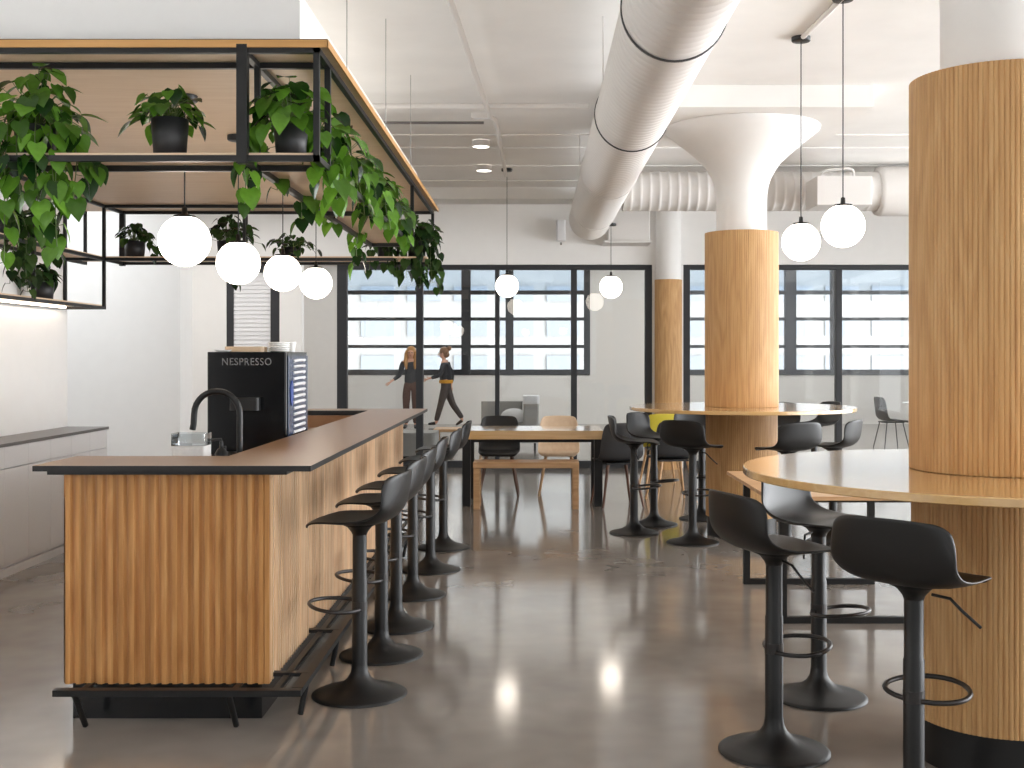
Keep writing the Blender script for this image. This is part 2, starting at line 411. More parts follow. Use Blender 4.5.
# ------------------------------------------------------------------ island bar
IX0, IX1, IY0, IY1 = -1.888, -1.074, 4.65, 9.35
CT = 1.034
def flutes(L, pitch, depth):
    """flat raised slats with bevelled flanks"""
    n = round(L/pitch); pts = []
    for i in range(n):
        for q, d in ((0,0),(.14,0),(.26,1),(.68,1),(.90,.12)): pts.append(((i+q)*L/n, depth*d))
    pts.append((L, 0)); return pts
isl = thing('bar_island', (-1.48, 7.0, 0), 'long island bar with ribbed oak sides, dark brown top and black foot rail', 'bar counter')
ox, oy = 1.48, -7.0
b = MB(); b.sweep([(IX0+s+ox, IY0-d+oy) for s, d in flutes(IX1-IX0, .0428, .016)], .154, .994); b.box(IX1-.006+ox, IX1+.012+ox, IY0-.014+oy, IY0+.006+oy, .154, .994); b.build('front_panel', M['oak_front_shaded'], isl)
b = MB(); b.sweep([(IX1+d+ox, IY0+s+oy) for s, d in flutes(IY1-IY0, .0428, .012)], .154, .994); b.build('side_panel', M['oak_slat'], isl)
b = MB(); b.box(IX0+ox, IX0+.02+ox, IY0+oy, IY1+oy, .154, .90); b.build('service_panel', M['oak_x'], isl)
b = MB(); b.box(IX0+ox, IX1+ox, IY1-.02+oy, IY1+oy, .154, .994); b.build('end_panel', M['oak_x'], isl)
b = MB(); b.box(IX0+.02+ox, IX1-.03+ox, IY0+.04+oy, IY1-.04+oy, 0, .154); b.build('kick', M['kick'], isl)
b = MB(); b.box(-1.345+ox, -1.325+ox, 5.0+oy, 9.17+oy, .90, .994); b.box(IX0+ox, -1.325+ox, 9.17+oy, 9.19+oy, .90, .994); b.box(IX0+ox, -1.325+ox, 4.98+oy, 5.0+oy, .90, .994)
b.build('upstand', M['laminate'], isl)
b = MB(); b.box(IX0+ox, -1.345+ox, 5.0+oy, 9.17+oy, .86, .90, 1, 0); b.build('worktop', [M['laminate'], M['edge']], isl)
# U-shaped bar top: brown face, black edge
OUT = [(-1.972,4.55),(-.88,4.55),(-.88,9.5),(-1.93,9.5),(-1.93,9.17),(-1.32,9.17),(-1.32,5.0),(-1.972,5.0)]
def u_top(pts, z0, z1, mats, name, top):
    v = [(x+ox,y+oy,z0) for x,y in pts] + [(x+ox,y+oy,z1) for x,y in pts]; n = len(pts)
    b = MB(); b.add(v, [(i,(i+1)%n,n+(i+1)%n,n+i) for i in range(n)], 1)
    quads = [(0,1,6,7),(1,2,5,6),(2,3,4,5)]
    b.add(v, [tuple(n+i for i in q) for q in quads], 0 if top else 1); b.add(v, [tuple(reversed(q)) for q in quads], 1)
    return b.build(name, mats, isl)
u_top(OUT, 1.012, CT, [M['laminate'], M['edge']], 'countertop', True)
INN = [(-1.935,4.6),(-.985,4.6),(-.985,9.44),(-1.9,9.44),(-1.9,9.21),(-1.36,9.21),(-1.36,4.96),(-1.935,4.96)]
u_top(INN, .994, 1.012, [M['edge'], M['edge']], 'subtop', False)
# foot rail round the front and the stool side
b = MB(); b.box(-1.855+ox, -.90+ox, 4.455+oy, 4.495+oy, .155, .18); b.box(-.945+ox, -.90+ox, 4.50+oy, 9.3+oy, .155, .18)
b.box(-1.02+ox, -.995+ox, 4.50+oy, 9.3+oy, .155, .172)
b.build('foot_rail', M['metal'], isl, bevel=.002)
for x in (-1.775, -1.18):
    q = MB(); q.tube([(x+ox,4.47+oy,.16),(x+ox,4.58+oy,.008)], .013, 6); q.box(x-.012+ox, x+.012+ox, 4.47+oy, 4.72+oy, .15, .158); q.build('rail_bracket', M['metal'], isl)
for i in range(7):
    y = 4.72 + i*.74
    q = MB(); q.tube([(-.925+ox,y+oy,.16),(-.955+ox,y+oy,.008)], .013, 6); q.box(-1.11+ox, -.92+ox, y-.016+oy, y+.016+oy, .165, .181); q.build('rail_bracket', M['metal'], isl)

# ------------------------------------------------------------------ things on the island
mx0, mx1, my0, my1, mz0, mz1 = -1.79, -1.356, 6.33, 6.9, .905, 1.487
t = thing('coffee_machine', ((mx0+mx1)/2, (my0+my1)/2, .9), 'gloss black capsule coffee machine with silver lettering standing on the island', 'coffee machine')
hx, hy = (mx1-mx0)/2, (my1-my0)/2
b = MB(); b.rbox(-hx, hx, -hy, hy, .03, mz1-.9, .012); b.build('body', M['machine'], t, bevel=.006)
b = MB(); b.box(-hx+.02, hx-.02, -hy+.02, hy-.02, .002, .03); b.build('foot_plinth', M['metal'], t)
b = MB(); b.box(hx, hx+.008, -hy+.02, hy-.02, .05, mz1-.92); b.build('side_panel', M['bluepanel'], t, bevel=.003)
sp = kids(t)[-1]
for i in range(13):
    q = MB(); z = .14 + i*.033
    q.tube([(hx+.008, -hy+.14, z), (hx+.024, -hy+.2, z+.006), (hx+.024, hy-.2, z+.006), (hx+.008, hy-.14, z)], .009, 6); q.build('capsule_row', M['white'], sp)
q = MB(); q.lathe([(.07,0),(.07,.004)], 16, (0,0,0), capt=True); o = q.build('button', plain('deep_blue_button', (40,72,150), .3), sp); o.rotation_euler = (0, R(90), 0); o.location = (hx+.009, -hy+.09, .36); o.scale = (1, .5, 1)
q = MB(); q.rbox(-.08, .08, -hy-.07, -hy, .27, .34, .02); q.build('spout', M['metal'], t, bevel=.005)
q = MB(); q.rbox(-.12, .12, -hy-.11, -hy, .005, .045, .02); q.build('drip_tray', M['steel'], t)
def text_mesh(txt, size, name, mat, parent, loc, rot, sx=1, depth=.001):
    cu = bpy.data.curves.new(name, 'FONT'); cu.body = txt; cu.size = size; cu.align_x = 'CENTER'; cu.align_y = 'CENTER'; cu.extrude = depth; cu.space_character = 1.12
    o = bpy.data.objects.new(name+'_tmp', cu); C.objects.link(o)
    dg = bpy.context.evaluated_depsgraph_get(); me = bpy.data.meshes.new_from_object(o.evaluated_get(dg)); C.objects.unlink(o); bpy.data.objects.remove(o)
    me.name = name; me.materials.clear(); me.materials.append(mat)
    q = bpy.data.objects.new(name, me); C.objects.link(q); q.parent = parent; q.location = loc; q.rotation_euler = rot; q.scale = (sx,1,1); return q
text_mesh('NESPRESSO', .056, 'lettering', M['letter'], t, (.0,-hy-.0015,1.432-.9), (R(90),0,0), .88)
# on top of the machine
zt = mz1 + .001
b = MB(); b.rbox(-.13,.09,-.06,.06,0,.03,.02); tag(b.build('serving_tray', M['ply']), 'pale wooden tray lying on the coffee machine', 'tray').location = (-1.61,6.55,zt)
b = MB()
for i in range(5): b.lathe([(.03,.011*i+.001),(.055,.011*i+.003),(.062,.011*i+.01),(.058,.011*i+.0115),(.02,.011*i+.005)], 24)
tag(b.build('saucer_stack', M['paper']), 'stack of white saucers on the right of the coffee machine', 'saucers').location = (-1.45,6.57,zt)
b = MB().lathe([(.001,.004),(.03,.004),(.05,.012),(.052,.012),(.032,.0),(.001,.0)], 24); tag(b.build('saucer', M['paper']), 'single white saucer at the left end on the coffee machine', 'saucer').location = (-1.735,6.45,zt)
b = MB().lathe([(.022,0),(.03,.05),(.031,.06),(.028,.06),(.02,.004),(.001,.004)], 20); 
tag(b.build('espresso_cup', M['paper']), 'small white cup beside the saucer stack on the coffee machine', 'cup').location = (-1.42,6.75,zt)
# tap
t = thing('kitchen_tap', (-1.40, 5.5, .9), 'black gooseneck kitchen tap arching in front of the coffee machine', 'tap')
b = MB(); pts = [(0,0,.03),(0,0,.29)] + [(-.108+.108*math.cos(a), 0, .29+.108*math.sin(a)) for a in [PI*i/14 for i in range(1,15)]] + [(-.219,0,.24),(-.224,0,.215)]
b.tube(pts, .0145, 14); b.build('spout', M['metal'], t)
MB().lathe([(.03,0),(.03,.012),(.024,.02),(.022,.07),(.015,.075)], 20, capb=True, capt=True).build('base', M['metal'], t)
MB().tube([(-.02,-.01,.06),(-.06,-.03,.075),(-.065,-.03,.14)], .009, 8).build('lever', M['metal'], t)
# soap pump + napkin box with clear tray
b = MB(); b.rbox(-.075,.075,-.06,.06,.001,.155,.01); tag(b.build('napkin_box', M['paper'], bevel=.003), 'white napkin box beside the black tap', 'box').location = (-1.575,5.32,.9)
b = MB(); b.rbox(-.078,.078,-.06,.06,0,.004,.012)
for i in range(2):
    o_ = .0 if i == 0 else .004
    pp = []
    for cx_, cy_, a0 in ((.066,.048,0),(-.066,.048,90),(-.066,-.048,180),(.066,-.048,270)):
        for k in range(5):
            a = R(a0+22.5*k); pp.append((cx_+(.012-o_)*math.cos(a), cy_+(.012-o_)*math.sin(a)))
    b.sweep(pp, .004, .055, closed=True)
tag(b.build('acrylic_tray', M['acrylic']), 'clear acrylic tray on the white napkin box', 'tray').location = (-1.575,5.32,1.057)
b = MB().lathe([(.028,0),(.03,.004),(.03,.11),(.018,.13),(.008,.135),(.008,.165)], 20, capb=True, capt=True).tube([(0,0,.16),(0,0,.175),(-.045,-.01,.172)], .006, 8)
tag(b.build('soap_pump', M['metal']), 'black soap pump bottle between the tap and the napkin box', 'soap bottle').location = (-1.465,5.42,.901)

# ------------------------------------------------------------------ canopy with hanging plant shelves
t = thing('hanging_shelf', (-2.3, 7.2, 2.72), 'plywood canopy with black steel plant shelves hanging over the island', 'hanging shelf')
ox, oy, oz = 2.3, -7.2, -2.72
can = t
b = MB(); b.box(XL+.002+ox, -.825+ox, 4.6+oy, 9.86+oy, 2.694+oz, 2.718+oz); b.build('soffit_board', M['ply'], t)
b = MB(); b.box(XL+.002+ox, -.823+ox, 4.597+oy, 9.862+oy, 2.7181+oz, 2.7215+oz); b.build('edge_strip', M['metal'], t)
b = MB(); b.box(XL+.002+ox, -.821+ox, 4.594+oy, 4.5999+oy, 2.688+oz, 2.7179+oz); b.box(-.8249+ox, -.819+ox, 4.594+oy, 9.86+oy, 2.688+oz, 2.7179+oz); b.build('fascia', M['fascia'], t)
S = .024
def bar(name, p, q, s=S, mat='metal'):
    b = MB(); b.box(min(p[0],q[0])-s/2+ox, max(p[0],q[0])+s/2+ox, min(p[1],q[1])-s/2+oy, max(p[1],q[1])+s/2+oy, min(p[2],q[2])-s/2+oz, max(p[2],q[2])+s/2+oz)
    return b.build(name, M[mat], can)
def board(x0,x1,y0,y1,z, th=.012):
    MB().box(x0+ox,x1+ox,y0+oy,y1+oy,z+oz,z+th+oz).build('shelf_board', M['ply'], can)
ZU, ZM, ZL = 2.68, 2.25, 1.855
XO, XI = -.868, -1.162                      # right-hand bay, outer and inner
YA, YB = 4.613, 4.86                        # front bay
YC, YD = 9.42, 9.84                         # far bay
LXI, LXO = -3.5, -3.815                     # left-hand bay
for z in (ZU, ZM):
    bar('rail', (LXI,YA,z), (XO,YA,z)); bar('rail', (LXI,YB,z), (XO,YB,z))
    bar('rail', (LXI,YC,z), (XI,YC,z)); bar('rail', (LXI,YD,z), (XO,YD,z))
    bar('rail', (XO,YA,z), (XO,YD if z == ZU else 8.2,z)); bar('rail', (XI,YA,z), (XI,YD if z == ZU else 8.2,z))
    bar('rail', (LXI,YA,z), (LXI,YD,z)); bar('rail', (LXO,YA,z), (LXO,YD,z))
bar('rail', (XI,8.2,ZM), (XO,8.2,ZM)); bar('rail', (XI,6.4,ZM), (XO,6.4,ZM))
bar('rail', (LXI,YA,ZL), (LXI,YC,ZL)); bar('rail', (LXO,YA,ZL), (LXO,YC,ZL)); bar('rail', (LXI,YC,ZL), (LXO,YC,ZL)); bar('rail', (LXI,YC,ZM), (LXO,YC,ZM))
for x, y, s in ((XO,YA,S),(XI,YA,.042),(XO,YB,S),(XI,YB,S),(-2.35,YA,S),(LXI,YA,S),(XO,8.2,S),(XI,8.2,S),(XO,YD,S),(XI,YD,S),(LXI,YD,.042),(LXO,YD,S),(-2.45,YD,S),(-2.36,YC,S)):
    bar('post', (x,y,ZM), (x,y,ZU), s)
for x, y in ((LXI,YC),(LXO,YC),(LXI,8.1),(LXO,8.1),(LXI,6.6),(LXO,6.6)):
    bar('post', (x,y,ZL), (x,y,ZU))
board(LXI, XI-.03, YA+.012, YB-.012, ZM+.013); board(XI, XO-.012, YA+.012, 8.19, ZM+.013)
board(LXI+.01, XO-.012, YC+.012, YD-.012, ZM+.013)
board(LXO+.012, LXI-.012, YA+.02, YD-.02, ZM+.013); board(LXO+.012, LXI-.012, YA, YC-.012, ZL+.013)
for y in (5.55, 7.0, 8.4):
    MB().tube([(-.9+ox,y+oy,2.7215+oz),(-.9+ox,y+oy,CEIL+oz)], .0025, 6).build('hanger', M['fabric'], can)
# LED strip under the lowest left shelf, along the wall
b = MB().box(LXO+.012+ox, LXO+.035+ox, 5.0+oy, 9.35+oy, ZL-.004+oz, ZL+.008+oz); b.build('led_strip', M['led'], can)

# ------------------------------------------------------------------ globe pendants
def pendant(p, ztop, r, label, group, canopy=True):
    t = thing('globe_pendant', (p[0], p[1], ztop), label, 'pendant lamp', group)
    dz = p[2]-ztop
    MB().ball((0,0,dz), r, 32, 16).build('globe', M['globe'], t)
    MB().lathe([(r*.42, dz+r*.90),(r*.42, dz+r*.99),(.014, dz+r*1.04),(.012, dz+r*1.3),(.004, dz+r*1.34)], 24).build('cap', M['metal'], t)
    MB().tube([(0,0,dz+r*1.3),(0,0,-.02)], .0035, 6).build('cord', M['metal'], t)
    MB().lathe([(.001,-.03),(.055,-.03),(.06,-.025),(.06,-.001)], 24, capt=True).build('ceiling_rose', M['metal'], t)
    return t
GP = 'globe pendants in a row under the canopy'
for (x, y, Y), l in zip(((186,241,5.47),(240,263,6.46),(281.5,273,7.6),(316,283,8.75)),
        ('nearest and largest looking of the four lit globes under the canopy', 'second lit globe under the canopy, counted from the camera',
         'third lit globe under the canopy, above the coffee machine', 'farthest of the four lit globes under the canopy')):
    p = at(x,y,Y); pendant((-1.652,Y,p.z), 2.693, .121, l, GP)
GC = 'globe pendants hanging from the ceiling'
p1, p2, p3, p4 = at(801,242,7.4), at(843,226,6.55), at(507,286,12.6), at(611,287,13.4)
pendant(p1, CEIL, .122, 'lit globe on a black cord just right of the middle column, the lower of two', GC)
pendant(p2, CEIL, .122, 'lit globe on a black cord between the middle and near columns, the higher of two', GC)
pendant(p3, CEIL, .125, 'small distant lit globe hanging over the left part of the long wooden table', GC)
pendant(p4, 2.998, .132, 'small distant lit globe hanging at the right end of the long table', GC)

# ------------------------------------------------------------------ ducts, pipes, lights on the ceiling
t = thing('spiral_duct', (.67, 9.0, 3.135), 'large white spiral air duct running along the ceiling', 'duct')
b = MB(); prof = []
rd, y = .25, -3.0
Y0, Y1 = 2.5, 14.1
n = int((Y1-Y0)/.09)
ringv = []
for i in range(n+1):
    yy = Y0 + (Y1-Y0)*i/n
    for dy, dr in ((0,0),(.034,0),(.038,.0035),(.05,.0035),(.054,0)):
        ringv.append((min(yy+dy, Y1+.09), rd+dr))
def along_y(b, rings, seg=48, c=(0,0,0), axis='y', capend=False, twist=.0):
    vs = []
    for (s, r) in rings:
        for k in range(seg):
            a = 2*PI*k/seg
            off = twist*k/seg
            vs.append((c[0]+r*math.cos(a), s+off-9.0, c[2]+r*math.sin(a)) if axis == 'y' else (s+off, c[1]+r*math.cos(a), c[2]+r*math.sin(a)))
    fs = []
    for i in range(len(rings)-1):
        for k in range(seg):
            l = (k+1) % seg; fs.append((i*seg+k, (i+1)*seg+k, (i+1)*seg+l, i*seg+l))
    b.add(vs, fs, 0, True)
    if capend: b.add(vs[-seg:], [tuple(range(seg))], 0)
along_y(b, ringv, capend=True); b.build('duct_pipe', M['duct'], t)
for Yj in (5.55, 8.0, 10.45, 13.0):
    q = MB(); along_y(q, [(Yj,.255),(Yj,.262),(Yj+.02,.262),(Yj+.02,.255)]); q.build('joint_ring', M['greyplastic'] if Yj < 9 else M['duct'], t)
for Yh in (6.95, 10.6):
    q = MB(); q.tube([(-.262,Yh-9,CEIL-3.135),(-.262,Yh-9,-.02)], .004, 6); q.build('hanger', M['duct'], t)
t = thing('cross_duct', (3.0, 12.3, 3.21), 'white ribbed cross duct near the back wall, branching right from the big duct', 'duct')
b = MB(); rings = []
i = 0; s = -2.07
while s < 4.1:
    rings += [(s,.205),(s+.06,.205),(s+.066,.209),(s+.084,.209),(s+.09,.205)]; s += .1
along_y(b, rings, axis='x'); b.build('duct_pipe', M['duct'], t)
b = MB(); along_y(b, [(.62,.2),(.62,.25),(.66,.262),(2.9,.262),(2.9,.2)], axis='x'); b.build('wide_section', M['duct'], t)
# wall box, electrical box, speaker
p = at(608,208,14.7); q = at(650,243,14.7)
b = MB(); b.box(p.x,q.x,14.72,GY-.051,q.z+.03,p.z); b.box(p.x-.05,q.x+.02,14.68,GY-.051,q.z,q.z+.03); tag(b.build('air_unit', M['duct'], bevel=.01), 'white boxy air unit on the wall above the left glass partition', 'air unit')
p = at(817,176,11.6); q = at(872,205,11.6)
b = MB(); b.box(p.x,q.x,11.6,12.06,q.z,p.z); tag(b.build('junction_box', M['duct'], bevel=.008), 'white rectangular box in front of the cross duct, above the right globes', 'box')
b = MB(); zz = p.z
b.tube([(p.x+.42,11.8,zz+.001),(p.x+.42,11.8,zz+.06)] + [(p.x+.37+.05*math.cos(a),11.8,zz+.06+.05*math.sin(a)) for a in (R(30),R(60),R(90))] + [(p.x+.15,11.8,zz+.09),(p.x+.1,11.8,zz+.07),(p.x+.08,11.8,zz+.001)], .014, 8)
tag(b.build('conduit', M['duct']), 'short bent conduit on top of the white junction box', 'conduit')
p = at(561,231,15.0)
t = thing('wall_speaker', p, 'small white speaker on a bracket on the wall left of the big duct end', 'speaker')
b = MB(); b.rbox(-.06,.06,-.09,.05,-.13,.13,.02); b.build('cabinet', M['white'], t, bevel=.006)
MB().tube([(0,.04,.05),(0,.14,.05)], .012, 8).tube([(0,.04,-.15),(0,.0,-.17)], .012, 8).build('bracket', M['chrome'], t)
# conduits under the ceiling
def pipe(name, pts, r, label, cat='pipe', mat='duct'):
    return tag(MB().tube(pts, r, 8).build(name, M[mat]), label, cat)
pipe('sprinkler_pipe', [(-.47,4.0,3.40),(-.457,6.24,3.38),(-.37,8.96,3.38),(-.36,9.3,3.38),(-.32,9.4,3.38),(-.31,11.3,3.38),(-.31,12.3,3.38)], .02, 'white sprinkler pipe running along the ceiling left of the big duct')
pipe('cross_conduit', [(-1.6,9.03,3.41),(.42,9.03,3.41)], .022, 'white conduit crossing the ceiling from canopy to big duct')
pipe('thin_conduit', [(-1.35,9.75,3.425),(-.43,9.75,3.425)], .012, 'thin grey conduit crossing the ceiling near the canopy corner', mat='counter_grey')
pipe('lamp_conduit', [(p2.x,6.49,CEIL-.015),(p1.x,7.34,CEIL-.015)], .016, 'white conduit linking the two black lamp roses on the ceiling')
t = thing('linear_light', (-.44,9.45,3.40), 'small white light fitting at the end of the thin grey conduit', 'ceiling light')
MB().rbox(-.08,.08,-.03,.03,0,.05,.01).build('housing', M['duct'], t); MB().box(-.06,.06,-.02,.02,-.004,0).build('diffuser', M['white'], t)
for (x, y, l) in ((481,147,'nearest round ceiling downlight left of the sprinkler pipe end'),(484,171,'middle round ceiling downlight behind the nearest one'),(497,198,'farthest round ceiling downlight just above the back wall')):
    Y = (CEIL-.06-H)*K/(PY-y); X = (x-PX)*Y/K
    t = thing('downlight', (X,Y,CEIL), l, 'ceiling light', 'round ceiling downlights')
    MB().lathe([(.085,-.001),(.085,-.06),(.078,-.06),(.078,-.055)], 24).build('housing', M['duct'], t)
    MB().lathe([(.001,-.057),(.078,-.057)], 24).build('diffuser', M['down'], t)

# ------------------------------------------------------------------ bar stools
def shell_rows(prof, nu=13):
    rows = []
    for (d, z, w, wrap, lift) in prof:
        row = []
        for j in range(nu):
            u = -1 + 2*j/(nu-1); us = math.sin(u*PI/2)*.6+u*.4
            row.append((d + wrap*u*u, us*w, z + lift*abs(u)**2.5))
        rows.append(row)
    return rows
STOOLP = [ # forward, height, half width, wrap forward, lift of the sides
    (.212,-.014,.150,-.03,.0),(.204,.000,.172,-.028,.0),(.180,.010,.186,-.02,.0),(.14,.014,.196,-.008,.003),(.07,.008,.202,0,.010),(0,.0,.205,0,.020),
    (-.07,-.002,.206,.0,.032),(-.125,.006,.207,.004,.045),(-.160,.03,.208,.014,.045),(-.182,.065,.209,.03,.03),(-.196,.11,.208,.045,.012),(-.205,.155,.204,.055,.0),
    (-.211,.19,.196,.056,-.004),(-.215,.212,.180,.052,-.012),(-.216,.222,.155,.045,-.014)]
def make_stool(label, seat=.75):
    t = thing('bar_stool', (0,0,0), label, 'bar stool')
    o = MB().grid([[(x,y,z+seat) for x,y,z in r] for r in shell_rows(STOOLP)]).build('seat_shell', M['plastic'], t, solid=.009, offset=0)
    sub = o.modifiers.new('smooth', 'SUBSURF'); sub.levels = 1; sub.render_levels = 1
    MB().lathe([(.033,.08),(.033,.50),(.0305,.505),(.0305,seat-.045)], 24).lathe([(.0,.08),(.031,.08)],24).build('pole', M['metal'], t)
    MB().lathe([(.205,.002),(.205,.007),(.19,.014),(.15,.024),(.11,.036),(.075,.054),(.052,.074),(.039,.096),(.0345,.12),(.0335,.13)], 48).lathe([(.001,.002),(.205,.002)],48).build('base', M['metal'], t)
    MB().lathe([(.031,seat-.058),(.036,seat-.045),(.055,seat-.022),(.085,seat-.008),(.085,seat-.004)], 24).build('seat_mount', M['metal'], t)
    ring = []
    for i in range(28):
        a = 2*PI*i/28; ring.append((0.105+.115*math.cos(a), .135*math.sin(a)*(1-.12*math.cos(a)), .385+.012*math.cos(a)))
    b = MB().tube(ring, .0085, 8, closed=True); b.lathe([(.0335,.365),(.0345,.366),(.0345,.404),(.0335,.405)], 20, smooth=False); b.build('foot_ring', M['steel'], t)
    MB().tube([(.0,-.06,seat-.035),(.0,-.12,seat-.04),(.015,-.15,seat-.075),(.04,-.2,seat-.125)], .005, 6).build('height_lever', M['metal'], t)
    return t
def fl(x, y): # floor point of a pixel
    Y = H*K/(y-PY); return ((x-PX)*Y/K, Y, 0)
GI = 'bar stools along the island'
GN = 'bar stools at the near round table'; GF = 'bar stools at the farther round table'
st = make_stool('nearest of the six black bar stools along the island')
st.location = (-.759,5.02,0); st.rotation_euler = (0,0,R(172)); st['group'] = GI
for (x, y, a, l) in ((-.752,5.68,176,'second black bar stool along the island, counted from the camera'),(-.751,6.28,178,'third black bar stool along the island, counted from the camera'),
        (-.748,7.1,181,'fourth black bar stool along the island, counted from the camera'),(-.715,7.94,178,'fifth black bar stool along the island, counted from the camera'),
        (-.70,8.85,180,'last black bar stool at the far end of the island')):
    dup(st, (x,y,0), R(a), l, GI)
dup(st, (.886,4.30,0), R(20), 'black bar stool left of the near table, seen from the side facing right', GN)
dup(st, (1.205,3.69,0), R(46), 'black bar stool nearest the camera, back turned to us in front of the big column', GN)
dup(st, (1.218,4.98,0), R(-42), 'black bar stool on the far side of the near table, facing right', GN)
for (x, y, a, l, dz) in ((.82,9.6,-6,'leftmost black bar stool at the farther table, seen from the side',0),(1.034,10.08,-34,'black bar stool behind the leftmost stool of the farther table, pale inner back',.0),
        (1.237,9.1,50,'black bar stool with its back to us in front of the middle column, left side',0),(1.50,10.43,-70,'black bar stool half hidden behind the middle column on its left',0),
        (1.92,8.83,116,'black bar stool with its back to us, right of the middle column',0),(2.35,9.15,148,'rightmost black bar stool at the farther table, facing left',0)):
    dup(st, (x,y,dz*0), R(a), l, GF)

s2 = make_stool('black bar stool beyond the farther table, raised back just above the tabletop', .82)
s2.location = (2.17,10.5,0); s2.rotation_euler = (0,0,R(-112)); s2['group'] = GF
dup(s2, (2.60,10.8,0), R(-165), 'farthest black bar stool behind the farther table, mostly hidden', GF)

# ------------------------------------------------------------------ shell chairs, long table, bench
CHP = [(.225,-.03,.17,-.03,0),(.215,-.005,.195,-.02,0),(.17,.006,.212,0,.004),(.08,.0,.22,0,.012),(-.02,-.006,.222,0,.02),(-.11,-.004,.222,.006,.03),(-.165,.025,.222,.02,.04),
       (-.192,.08,.22,.035,.02),(-.21,.17,.215,.045,.005),(-.225,.27,.205,.045,0),(-.235,.345,.192,.04,-.006),(-.238,.375,.165,.03,-.012)]
def make_chair(label, shellmat, legmat, group=None, metal=False):
    t = thing('shell_chair', (0,0,0), label, 'chair', group); seat = .45
    o = MB().grid([[(x,y,z+seat) for x,y,z in r] for r in shell_rows(CHP)]).build('seat_shell', shellmat, t, solid=.01, offset=0)
    o.modifiers.new('smooth', 'SUBSURF').render_levels = 1
    for sx, sy in ((1,1),(1,-1),(-1,1),(-1,-1)):
        MB().tube([(sx*.13,sy*.13,seat-.02),(sx*.205,sy*.205,.004)], [.017,.011] if not metal else [.009,.009], 10).build('leg', legmat, t)
    MB().box(-.15,.15,-.15,.15,seat-.035,seat-.018).build('seat_frame', M['metal'], t)
    return t
def place(o, x, y, a): o.location = (x,y,0); o.rotation_euler = (0,0,R(a)); return o
place(make_chair('charcoal shell chair with dark wood legs at the right end of the long table', M['greyplastic'], M['walnut']), .80, 11.34, 104)
place(make_chair('charcoal shell chair with pale wood legs between the long table and middle column', M['greyplastic'], M['oak_x']), 1.37, 11.7, 100)
place(make_chair('black shell chair behind the left half of the long table', M['plastic'], M['walnut']), -.38, 12.25, -90)
place(make_chair('pale plywood shell chair behind the right half of the long table', M['ply'], M['oak_x']), .25, 12.25, -92)
place(make_chair('yellow shell chair farther back, peeking out left of the middle column', M['yellow'], M['oak_x']), 1.42, 13.1, 95)
place(make_chair('grey shell chair on thin metal legs behind the right glass partition', M['greyplastic'], M['steel'], None, True), 5.62, 18.3, 8)
# long table
t = thing('long_table', (.02, 11.65, 0), 'long oak table on black legs in the middle of the room', 'table')
x0, x1, y0, y1 = -.73, .64, -.4, .4
MB().box(x0,x1,y0,y1,.655,.74).build('tabletop', M['oak_top'], t, bevel=.004)
for sx in (-1, 1):
    X = x0+.042 if sx < 0 else x1-.042
    b = MB(); b.box(X-.04,X+.04,y0+.04,y0+.12,.0,.655); b.build('leg', M['metal'], t, bevel=.003)
    b = MB(); b.box(X-.04,X+.04,y1-.12,y1-.04,.0,.655); b.build('leg', M['metal'], t, bevel=.003)
MB().box(x0+.082,x1-.082,-.02,.02,.60,.655).build('stretcher', M['metal'], t)
t = thing('bench', (-.07, 11.22, 0), 'oak bench in front of the long table', 'bench')
MB().box(-.52,.49,-.17,.17,.395,.45).build('seat', M['oak_x'], t, bevel=.004)
for sx in (-1,1):
    for sy in (-1,1):
        X = -.487 if sx < 0 else .458; b = MB(); b.box(X-.03,X+.03,sy*.13-.03,sy*.13+.03,0,.395); b.build('leg', M['oak_x'], t, bevel=.003)
# work table between the round tables (black loop legs)
t = thing('work_table', (1.76, 6.82, 0), 'oak table on black square loop legs between the two round tables', 'table')
MB().box(-.52,.52,-.68,.68,.698,.72).build('tabletop', M['oak_x'], t, bevel=.003)
for Yl in (.66-.02, -.45):
    b = MB(); w = .4; s = .02
    b.box(-w-s,-w+s,Yl-s,Yl+s,0,.698); b.box(w-s,w+s,Yl-s,Yl+s,0,.698); b.box(-w+s,w-s,Yl-s,Yl+s,0,.035); b.box(-w+s,w-s,Yl-s,Yl+s,.663,.698); b.build('loop_leg', M['metal'], t)

# ------------------------------------------------------------------ kitchen run along the left wall
CX = -3.5; W = .368; YE = 9.49
for i in range(9):
    y1 = YE - i*W; y0 = y1 - W
    who = ['at the far end of the run', 'second from the far end of the run', 'third from the far end of the run', 'fourth from the far end of the run', 'fifth from the far end of the run', 'sixth from the far end', 'seventh from the far end', 'eighth from the far end', 'ninth from the far end'][i]
    t = thing('base_cabinet', ((XL+CX)/2, (y0+y1)/2, 0), 'white base cabinet along the left wall, ' + who, 'cabinet', 'white base cabinets along the left wall')
    hx, hy = (CX-XL)/2, W/2
    MB().box(-hx+.002,hx-.022,-hy,hy,.06,.865).build('carcass', M['white'], t)
    MB().box(-hx+.002,hx-.004,-hy,hy,0,.055).build('plinth', M['white'], t)
    MB().box(hx-.02,hx,-hy+.002,hy-.002,.085,.715).build('door', M['white'], t, bevel=.0015)
    MB().box(hx-.02,hx,-hy+.0005,hy-.0005,.722,.862).build('drawer', M['white'], t, bevel=.0015)
b = MB().box(XL+.002, CX+.012, YE-9*W, YE+.01, .866, .888); tag(b.build('worktop', M['counter_grey'], bevel=.002), 'grey worktop on the white cabinets along the left wall', 'worktop')

